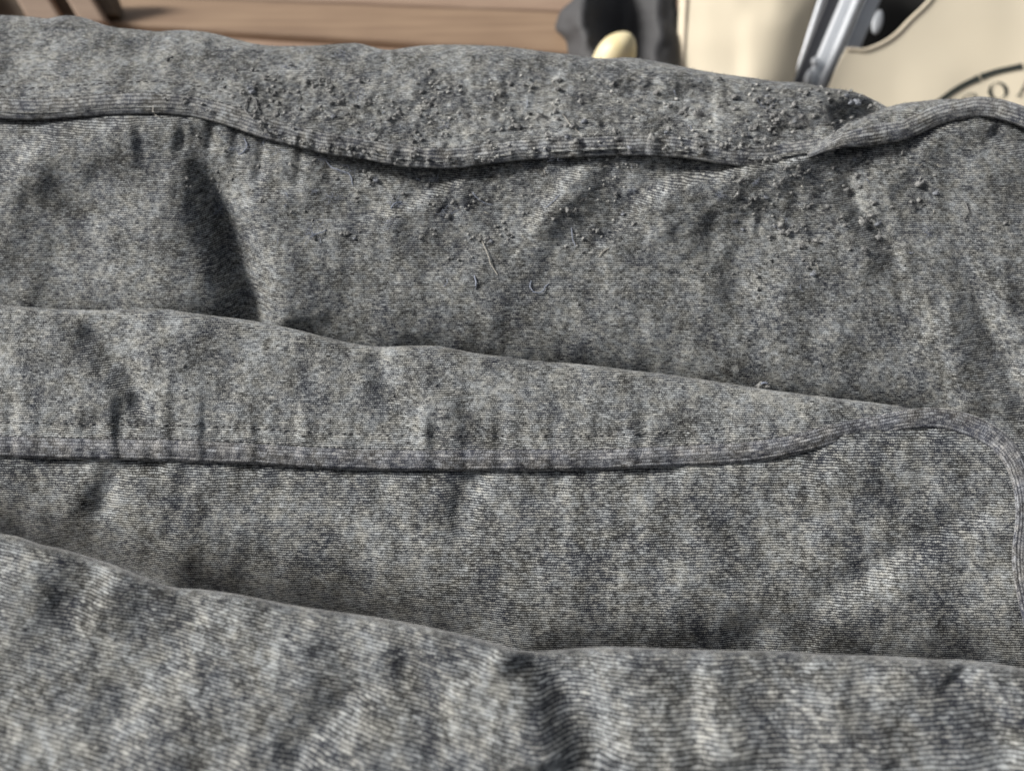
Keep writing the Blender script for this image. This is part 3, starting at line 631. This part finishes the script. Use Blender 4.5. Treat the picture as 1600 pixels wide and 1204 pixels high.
# dark bag
k = N('dark_fabric'); g = k.node('ShaderNodeTexCoord').outputs['Object']; n = k.noise(g, 30, 3); k.bump(k.noise(g, 300, 2), 0.001, 0.3)
M_BAG = k.set(Base_Color=k.mix(n, (0.032, 0.032, 0.035), (0.058, 0.058, 0.062)), Roughness=0.7, Sheen_Weight=0.02)
rows = 44; half = 40; ys = np.linspace(-48, 118, rows); Vv = np.zeros((rows, 2*half, 3))
bl = line([(-170, 935), (-80, 918), (0, 895), (15, 878), (32, 870), (47, 868), (60, 881), (82, 887), (118, 886)])
for i, y in enumerate(ys):
    xl, xr = float(bl(y)), 1058.0; s = np.linspace(0, 1, half); x = xl + (xr-xl)*(0.5-0.5*np.cos(math.pi*s))
    Zb = 0.838 + 0.03*s + (118-y)*0.00022 + 0.035*(1-s)**6
    Zb = Zb - ridge(x, 0*x+y, [(930, -170), (915, -20), (912, 40), (930, 90)], 30, 22, 0.035, 0) + ridge(x, 0*x+y, [(985, -170), (972, 0), (975, 120)], 30, 30, 0.026, 0) - ridge(x, 0*x+y, [(1040, -170), (1030, 0), (1022, 120)], 24, 40, 0.022, 0) + 0.012*fbm(x/40, 0*x+y/60, 3)
    Zk = 0.99 + 0*x - 0.06*np.abs(2*s-1)**3
    Vv[i, :half] = P(x, 0*x+y, Zb); Vv[i, half:] = P(x[::-1], 0*x+y, Zk[::-1])
bb = Vv[-1].mean(0)
fs = grid_faces(rows, 2*half, None, True).tolist(); fs += [list(range(2*half)), [(rows-1)*2*half+j for j in range(2*half)][::-1]]
bag = mesh_obj('dark_bag', Vv.reshape(-1, 3) - bb, fs, M_BAG); bag.location = bb.tolist()
tag(bag, 'dark grey crumpled bag between the wooden table and cream canvas', 'bag')

# pale rounded knob in front of it
k = N('pale_yellow'); g = k.node('ShaderNodeTexCoord').outputs['Object']; n = k.noise(g, 60, 3); k.bump(k.noise(g, 300, 2), 0.0006, 0.3)
M_KNOB = k.set(Base_Color=k.mix(k.sstep(n, 0.35, 0.65), (0.78, 0.66, 0.36), (0.80, 0.70, 0.46)), Roughness=0.45)
Vv = []; Ff = []; nseg, nst = 28, 18
prof = [(0.0, 0.047), (0.006, 0.0465), (0.012, 0.0445), (0.0165, 0.040), (0.0195, 0.034), (0.0213, 0.027), (0.0222, 0.019), (0.0222, 0.011), (0.021, 0.004), (0.018, 0.0), (0.0, 0.0)]
for r, z in prof:
    for j in range(nseg):
        a = 2*math.pi*j/nseg; Vv.append((r*math.cos(a)*1.0 + 0.16*(z-0.0)*0.9, r*math.sin(a), z*(1.0+0.1*math.cos(a)*r/0.022)))
Ff = grid_faces(len(prof), nseg, None, True).tolist()
kp = at_height(951, 128, TZ + 0.002)
kn = mesh_obj('rounded_knob', Vv, [f[::-1] for f in Ff], M_KNOB); kn.location = kp.tolist()
m_ = kn.modifiers.new('subd', 'SUBSURF'); m_.levels = 1; m_.render_levels = 1
tag(kn, 'pale yellow rounded knob in front of the dark bag', 'knob')

# canvas chair
k = N('cream_canvas'); g = k.node('ShaderNodeTexCoord').outputs['Object']; n = k.noise(g, 14, 3); k.bump(k.noise(g, 1400, 1), 0.0004, 0.4)
M_CANVAS = k.set(Base_Color=k.mix(n, (0.74, 0.655, 0.50), (0.80, 0.72, 0.565)), Roughness=0.75, Sheen_Weight=0.1)
M_HEM = N('canvas_hem').set(Base_Color=(0.74, 0.65, 0.51), Roughness=0.7)
M_GAPSHADE = N('black_gap_shade').set(Base_Color=(0.012, 0.011, 0.010), Roughness=0.8)  # near black, painted shade for the gap in the chair
k = N('brushed_metal'); g = k.node('ShaderNodeTexCoord').outputs['Object']
M_METAL = k.set(Base_Color=k.mix(k.noise(g, 40, 3), (0.56, 0.59, 0.63), (0.68, 0.71, 0.75)), Roughness=0.42, Metallic=0.2)
M_DKMETAL = N('dark_plastic').set(Base_Color=(0.035, 0.036, 0.042), Roughness=0.45)
M_INK = N('dark_green_ink').set(Base_Color=(0.020, 0.027, 0.024), Roughness=0.7)
cb = P(np.array(1400.), np.array(300.), np.array(0.88)); cb[2] = 0
chair = empty('camp_chair', cb.tolist(), 'cream canvas folding chair with metal frame and dark printed emblem', 'chair')
def sheet(name, PX, PY, Z, mat, th=0.002, label=None):
    o = mesh_obj(name, P(PX, PY, Z).reshape(-1, 3), grid_faces(*PX.shape), mat, chair)
    s_ = o.modifiers.new('thickness', 'SOLIDIFY'); s_.thickness = th; s_.offset = 0
    if label: o['label'] = label
    return o
# left hanging canvas: a swollen panel whose right side turns away
t = np.linspace(-70, 430, 50); s = np.linspace(0, 1, 40)
xl = 1062 - t*0.048; xr = np.interp(t, [-70, 0, 62, 125, 430], [1297, 1275, 1257, 1239, 1150])
SS, TT = np.meshgrid(s, t); PX = xl[:, None] + (xr-xl)[:, None]*SS
ZL = 0.856 - 0.00013*(PX-1160) - 0.014*np.sin(math.pi*np.clip(SS*0.8, 0, 1)) + 0.010*np.clip((SS-0.66)/0.34, 0, 1)**2 + 0.010*fbm(PX/90, TT/120, 2)
sheet('canvas_panel', PX, TT, ZL, M_CANVAS, label='bright swollen canvas panel beside the metal bars')
SS, TT = np.meshgrid(np.linspace(0, 1, 4), t); PXs = xl[:, None] + 7 + 5*SS
sheet('seam', PXs, TT, np.repeat(np.interp(0.06, [0, 1], [0, 1])*0 + ZL[:, 2:3], 4, 1) - 0.0020 - 0.00013*(PXs - PXs[:, :1]), M_HEM, 0.001)
# right canvas with its scooped upper edge
sc = line([(1180, 373), (1295, 135), (1324, 76), (1334, 75.5), (1345, 77), (1370, 70), (1395, 55), (1420, 30), (1450, 0), (1480, -45), (1510, -70), (1540, -80)])
X = np.r_[np.linspace(1180, 1324, 30), np.linspace(1327, 1540, 80), np.linspace(1546, 1760, 40)]
tp = np.where(X > 1540, -80, sc(np.minimum(X, 1540)))
q = np.linspace(0, 1, 60); PX = np.repeat(X[None], 60, 0); PY = tp[None] + q[:, None]*(460 - tp)[None]
ZRf = lambda px, py: 0.850 - 0.00007*(px-1450) + 0.006*np.sin((px-1300)/130.0) + 0.004*fbm(px/150, py/170, 2)
sheet('canvas_panel', PX, PY, ZRf(PX, PY), M_CANVAS, label='canvas panel with scooped edge and emblem')
# hem along the scoop
c = spline([(1322, 78), (1334, 78), (1346, 79.5), (1371, 72), (1397, 56.5), (1422, 31.5), (1452, 2), (1482, -43), (1512, -68)], 70)
Vv, Ff = tube(P(c[:, 0], c[:, 1], ZRf(c[:, 0], c[:, 1]) - 0.001), 0.0022, 8); mesh_obj('edge_binding', Vv, Ff, M_HEM, chair)
# added black sheet standing in for the deep shade behind the scoop
SS, TT = np.meshgrid(np.linspace(1230, 1600, 6), np.linspace(-75, 420, 6)); sheet('shade_sheet', SS, TT, 0.975 + 0*SS, M_GAPSHADE, 0.002)
def bar(name, x0, dxdy, wpx, Z, th, mat, y0=-85, y1=330):
    a = P(np.array(x0 + dxdy*y0), np.array(float(y0)), np.array(Z)); b = P(np.array(x0 + dxdy*y1), np.array(float(y1)), np.array(Z)); d = (b-a); L_ = np.linalg.norm(d); d /= L_
    sx = np.cross(d, FWD); sx /= np.linalg.norm(sx); nz = np.cross(d, sx); Vv, Ff = [], []
    box(Vv, Ff, (a+b)/2, sx*wpx*Z/FPX/2*0.93, nz*th/2, d*L_/2); return bevel(mesh_obj(name, Vv, Ff, mat, chair, None, False), 0.0025, 3)
bar('frame_bar', 1283, -0.33, 9, 0.945, 0.008, M_METAL)
bar('frame_bar', 1302, -0.40, 26, 0.94, 0.012, M_DKMETAL)
bar('frame_bar', 1323, -0.42, 18, 0.928, 0.012, M_METAL)
bar('frame_bar', 1339, -0.42, 11, 0.912, 0.016, M_METAL)
bar('frame_bar', 1363, -0.42, 23, 0.922, 0.014, M_METAL, -85, 200)
def ellip(name, x, y, rx, ry, Z, dep, rot, mat):
    Vv = []; n = 20; rings = [(1, 0), (0.97, 0.4), (0.8, 0.75), (0.5, 0.95), (0.05, 1.0)]
    for f, hgt in rings:
        for j in range(n):
            a = 2*math.pi*j/n; ex, ey = rx*f*math.cos(a), ry*f*math.sin(a); Vv.append(P(np.array(x + ex*math.cos(rot) - ey*math.sin(rot)), np.array(y + ex*math.sin(rot) + ey*math.cos(rot)), np.array(Z - dep*hgt)))
    return mesh_obj(name, Vv, [f[::-1] for f in grid_faces(5, n, None, True).tolist()] + [[4*n+j for j in range(n)]], mat, chair)
ellip('rivet', 1371, 35, 8.5, 20, 0.914, 0.003, 0.22, M_METAL)
ellip('rivet', 1275, 97, 8, 8, 0.92, 0.008, 0.4, M_METAL)
ellip('joint_cap', 1265, 122, 8, 16, 0.92, 0.008, 0.35, M_METAL)
for x in (1130, 1330, 1560, 1730):
    a = P(np.array(float(x)), np.array(390.), np.array(0.90 if x < 1400 else 0.80)); Vv, Ff = tube([a, (a[0], a[1], 0.0)], 0.010, 10); mesh_obj('chair_leg', Vv, Ff, M_METAL, chair)
# printed emblem: segmented oval ring and lettering, lying flat on the canvas
def flat(name, polys, mat, lift=0.0022):
    Vv, Ff = [], []
    for po in polys:
        b0 = len(Vv); A2 = np.array(po, float); Vv += list(P(A2[:, 0], A2[:, 1], ZRf(A2[:, 0], A2[:, 1]) - lift)); Ff.append(list(range(b0, b0+len(po))))
    return mesh_obj(name, Vv, Ff, mat, chair, None, False)
ring = spline([(1440, 190), (1470, 157), (1484, 146), (1498, 137), (1514, 128.5), (1530, 121.5), (1545, 115.5), (1560, 111), (1578, 107), (1600, 103), (1630, 101), (1660, 103), (1700, 112), (1740, 130), (1770, 155)], 150)
tg = np.gradient(ring, axis=0); tg /= np.linalg.norm(tg, axis=1)[:, None]; nm = np.stack([-tg[:, 1], tg[:, 0]], 1)
quads = []
for i in range(149):
    x = ring[i, 0]
    if any(abs(x - kx) < 2.2 for kx in (1530, 1599, 1668, 1735)): continue
    near = min(abs(x - kx) for kx in (1462, 1530, 1599, 1668, 1735)); w0 = 3.9 + 1.5*math.exp(-(near/7.0)**2)
    quads.append([ring[i]-nm[i]*w0, ring[i+1]-nm[i+1]*w0, ring[i+1]+nm[i+1]*w0, ring[i]+nm[i]*w0])
flat('emblem_ring', quads, M_INK)
def oring(cx, cy, rx, ry, rot, thick, thin, a0=0, a1=2*math.pi, n=40):
    out = []
    for i in range(n):
        qd = []
        for a, io in ((a0+(a1-a0)*i/n, 0), (a0+(a1-a0)*(i+1)/n, 0), (a0+(a1-a0)*(i+1)/n, 1), (a0+(a1-a0)*i/n, 1)):
            th = thin + (thick-thin)*abs(math.cos(a))**1.5; ex = (rx - th*io)*math.cos(a); ey = (ry - th*0.55*io)*math.sin(a)
            qd.append((cx + ex*math.cos(rot) - ey*math.sin(rot), cy + ex*math.sin(rot) + ey*math.cos(rot)))
        out.append(qd)
    return out
def stroke(pts, w_):
    out = []
    for (x0, y0), (x1, y1) in zip(pts[:-1], pts[1:]):
        dx, dy = x1-x0, y1-y0; l = math.hypot(dx, dy); nx, ny = -dy/l*w_/2, dx/l*w_/2; out.append([(x0+nx, y0+ny), (x1+nx, y1+ny), (x1-nx, y1-ny), (x0-nx, y0-ny)])
    return out
o = flat('letter', oring(1559, 142, 15.5, 13.5, -0.35, 6.0, 2.0), M_INK); o['label'] = 'letter O'
o = flat('letter', oring(1517, 159, 14, 13, -0.55, 5.5, 2.0, 0.75, 5.4) + stroke([(1522, 146), (1526, 152)], 3), M_INK); o['label'] = 'letter C'
o = flat('letter', stroke([(1592, 149), (1604, 126)], 2.0) + stroke([(1604, 124), (1616, 148)], 5.0) + stroke([(1588, 149.5), (1597, 148.5)], 1.8) + stroke([(1597, 141), (1611, 141)], 1.8), M_INK); o['label'] = 'letter A'

# ------------------------------------------------------------------ ground
k = N('shade_dark_earth'); g = k.node('ShaderNodeTexCoord').outputs['Object']; n = k.noise(g, 6, 5, 0.65); k.bump(n, 0.02, 0.5)
M_GROUND = k.set(Base_Color=k.mix(n, (0.045, 0.035, 0.026), (0.10, 0.08, 0.06)), Roughness=0.9)  # earth kept dark so its colour stands in for deep shade
gr = mesh_obj('ground', [(-150, -150, 0), (150, -150, 0), (150, 150, 0), (-150, 150, 0)], [[0, 1, 2, 3]], M_GROUND, None, None, False); gr['kind'] = 'structure'
